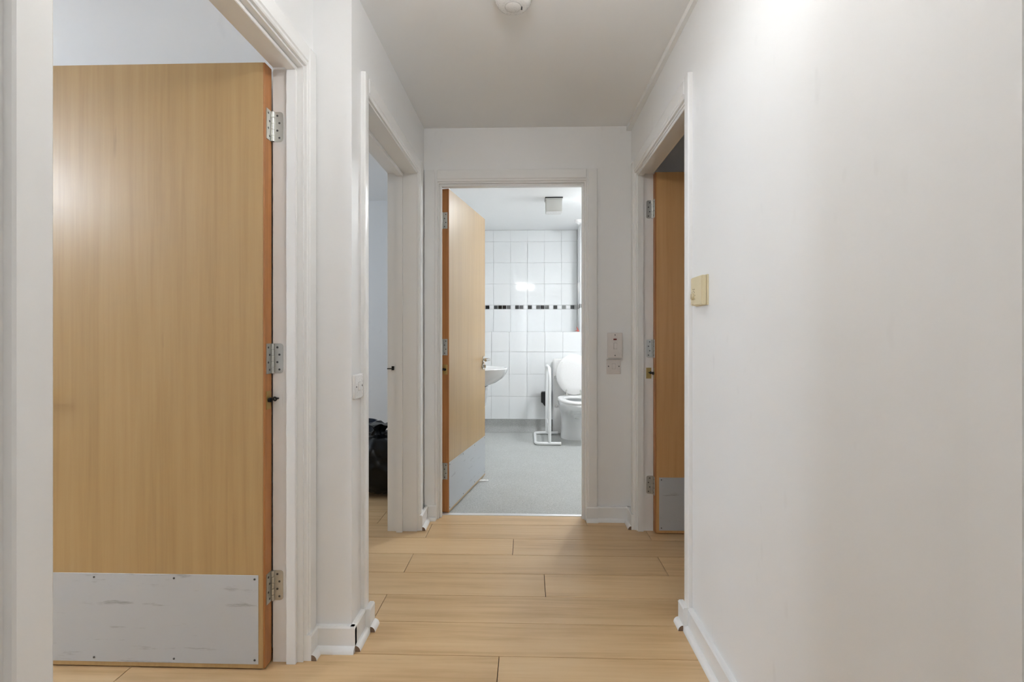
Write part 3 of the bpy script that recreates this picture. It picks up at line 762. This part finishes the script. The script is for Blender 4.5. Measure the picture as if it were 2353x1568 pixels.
# black wall box
bb = thing('wall_dispenser', 'small black box on the tiles behind the support frame', 'dispenser', (0.20, YB1, 0.3)); L0 = bb.location
MB().box(0.156, 0.262, YB1 - 0.095, YB1 - 0.001, 0.335, 0.455, 0.006, 2).build('body', 'blackp', bb, L0)
MB().prism([(0.172, 0.337), (0.246, 0.337), (0.238, 0.318), (0.226, 0.303), (0.200, 0.297), (0.180, 0.318)], 'y', YB1 - 0.08, YB1 - 0.01).build('spout', 'blackp', bb, L0)
# basin
bs = thing('basin', 'white wall-hung basin partly hidden behind the bathroom door', 'basin', (-0.42, 4.24, 0.6)); L0 = bs.location
def bring(x1, hw, z, n=36, x0=BX0 + 0.002):
    out = []
    for k in range(n):
        t = math.pi * (k / (n - 1)) - math.pi / 2
        cs, sn = max(math.cos(t), 0) ** 0.75, math.sin(t)
        out.append((x0 + (x1 - x0) * cs, 4.24 + hw * sn, z))
    return out
rings = [bring(-0.50, 0.12, 0.610), bring(-0.40, 0.165, 0.643), bring(-0.34, 0.19, 0.660), bring(-0.262, 0.217, 0.688), bring(-0.207, 0.242, 0.7245), bring(-0.178, 0.26, 0.760), bring(-0.163, 0.272, 0.792), bring(-0.160, 0.275, 0.806), bring(-0.166, 0.270, 0.812),
         [(x, y, z) for x, y, z in bring(-0.19, 0.245, 0.808, x0=-0.55)], bring(-0.215, 0.225, 0.780, x0=-0.53), bring(-0.30, 0.16, 0.71, x0=-0.50), bring(-0.38, 0.06, 0.68, x0=-0.45)]
MB().loft(rings).build('bowl', 'china', bs, L0, ang=50)
MB().loft([[(BX0 + 0.002, 4.12, z), (-0.345 - d, 4.15, z), (-0.325 - d, 4.24, z), (-0.345 - d, 4.33, z), (BX0 + 0.002, 4.36, z)] for z, d in ((0.36, 0.10), (0.5, 0.02), (0.66, 0.0))]).build('half_pedestal', 'china', bs, L0, ang=40)
MB().tube(fillet([(-0.60, 4.24, 0.80), (-0.60, 4.24, 0.90), (-0.50, 4.24, 0.89)], 0.03), 0.012, 10).build('tap', 'chrome', bs, L0)
# ceiling fan box
fb = thing('extractor_fan', 'square grey box mounted on the bathroom ceiling', 'fan', (0.241, 4.58, CEIL)); L0 = fb.location
MB().box(0.162, 0.320, 4.508, 4.652, CEIL - 0.010, CEIL, 0.001).build('ceiling_gap_strip', 'blackp', fb, L0)  # black slab draws the dark gap line against the ceiling
MB().box(0.165, 0.317, 4.511, 4.649, CEIL - 0.022, CEIL - 0.009, 0.002).build('flange', 'fan', fb, L0)
MB().box(0.168, 0.313, 4.514, 4.645, CEIL - 0.125, CEIL - 0.020, 0.004, 2).build('housing', 'fan', fb, L0)
MB().box(0.172, 0.309, 4.518, 4.641, CEIL - 0.129, CEIL - 0.124, 0.001).build('grille', 'wplastic', fb, L0)
# pull cord
pc = thing('pull_cord', 'ceiling pull switch with thin cord and reddish end in the bathroom', 'pull cord', (0.551, 5.438, CEIL)); L0 = pc.location
MB().lathe([(0.042, CEIL), (0.042, CEIL - 0.012), (0.034, CEIL - 0.030), (0.016, CEIL - 0.040), (0.008, CEIL - 0.046)], (0.551, 5.438, 0), 28).build('ceiling_rose', 'wplastic', pc, L0)
MB().tube([(0.551, 5.438, CEIL - 0.04), (0.551, 5.438, 1.7), (0.553, 5.442, 1.42), (0.548, 5.47, 1.26), (0.540, 5.56, 1.16), (0.541, 5.69, 1.135)], 0.0016, 6).build('cord', 'wplastic_d', pc, L0)
MB().tube([(0.541, 5.69, 1.134), (0.560, 5.70, 1.132), (0.585, 5.71, 1.129), (0.575, 5.72, 1.150), (0.560, 5.715, 1.176), (0.566, 5.70, 1.150), (0.580, 5.69, 1.128)], 0.0028, 6).build('cord_tail', 'cordred', pc, L0)
MB().lathe([(0.003, 1.122), (0.013, 1.124), (0.013, 1.128), (0.004, 1.146)], (0.572, 5.70, 0), 14).build('pull_end', 'cordred', pc, L0)
# door stop on the floor
ds = thing('door_stop', 'small white floor door stop under the bathroom door', 'door stop', (-0.32, 3.745, 0)); L0 = ds.location
def stadium(z, s=1.0):
    pts = []
    for k in range(9): a = R(-90 + 22.5 * k); pts.append((-0.303 + 0.018 * s * math.cos(a), 3.755 + 0.018 * s * math.sin(a), z))
    for k in range(9): a = R(90 + 22.5 * k); pts.append((-0.352 + 0.018 * s * math.cos(a), 3.755 + 0.018 * s * math.sin(a), z))
    return pts
MB().loft([stadium(0), stadium(0.006), stadium(0.008, 0.9)]).build('foot', 'wplastic', ds, L0)
MB().prism([(-0.352, 0.007), (-0.318, 0.007), (-0.326, 0.030), (-0.334, 0.034), (-0.342, 0.030)], 'y', 3.745, 3.757).build('upstand', 'wplastic', ds, L0) if False else None
MB().cyl((-0.303, 3.755, 0.008), (-0.303, 3.755, 0.0095), 0.005, seg=12).build('screw', 'wplastic_d', ds, L0)

# ------------------------------------------------------------------ things in the left-hand room
def bag(name, label, cx, cy, rx, ry, hgt, seed):
    t = thing(name, label, 'bin bag', (cx, cy, 0)); L0 = t.location
    m = MB(); bmesh.ops.create_icosphere(m.b, subdivisions=5, radius=1.0)
    for v in m.b.verts:
        d = v.co.normalized()
        mxn = max(abs(d.x), abs(d.y), abs(d.z)); d0 = d; d = d * (0.45 + 0.55 / (mxn * 1.15))
        n = noise.fractal(d * 2.3 + Vector((seed, 0, 0)), 1.0, 2.0, 5)
        rdg = abs(noise.noise(Vector((d.x * 5 + seed, d.y * 5, d.z * 2.2)))) ** 0.7
        s = 1 + 0.10 * n - 0.10 * rdg * (0.4 + 0.6 * max(d.z, 0))
        taper = 1 - 0.35 * max(d.z, 0) ** 2
        v.co = Vector((cx + d.x * rx * s * taper, cy + d.y * ry * s * taper, max(0.001, hgt * 0.5 + d.z * hgt * 0.52 * s)))
    m.build('sack', 'bag', t, L0, ang=60)
    ring = []
    for z, r in ((hgt * 0.93, 0.05), (hgt * 1.0, 0.028), (hgt * 1.05, 0.04), (hgt * 1.12, 0.075)):
        ring.append([(cx + (r + 0.012 * math.sin(5 * a + seed)) * math.cos(a), cy + (r + 0.012 * math.cos(7 * a)) * math.sin(a), z + 0.01 * math.sin(4 * a)) for a in [2 * math.pi * k / 28 for k in range(28)]])
    MB().loft(ring).build('tied_neck', 'bag', t, L0, ang=60)
bag('bin_bag', 'full black plastic bin bag seen through the left doorway', -1.03, 3.50, 0.27, 0.22, 0.42, 1.7)
bk = thing('tub', 'dark navy plastic tub behind the black bin bag', 'tub', (-1.30, 3.86, 0)); L0 = bk.location
MB().lathe([(0.11, 0.0), (0.135, 0.40), (0.142, 0.405), (0.142, 0.425), (0.132, 0.425), (0.128, 0.40), (0.105, 0.02)], (-1.30, 3.86, 0), 36).build('tub_body', 'navy', bk, L0)
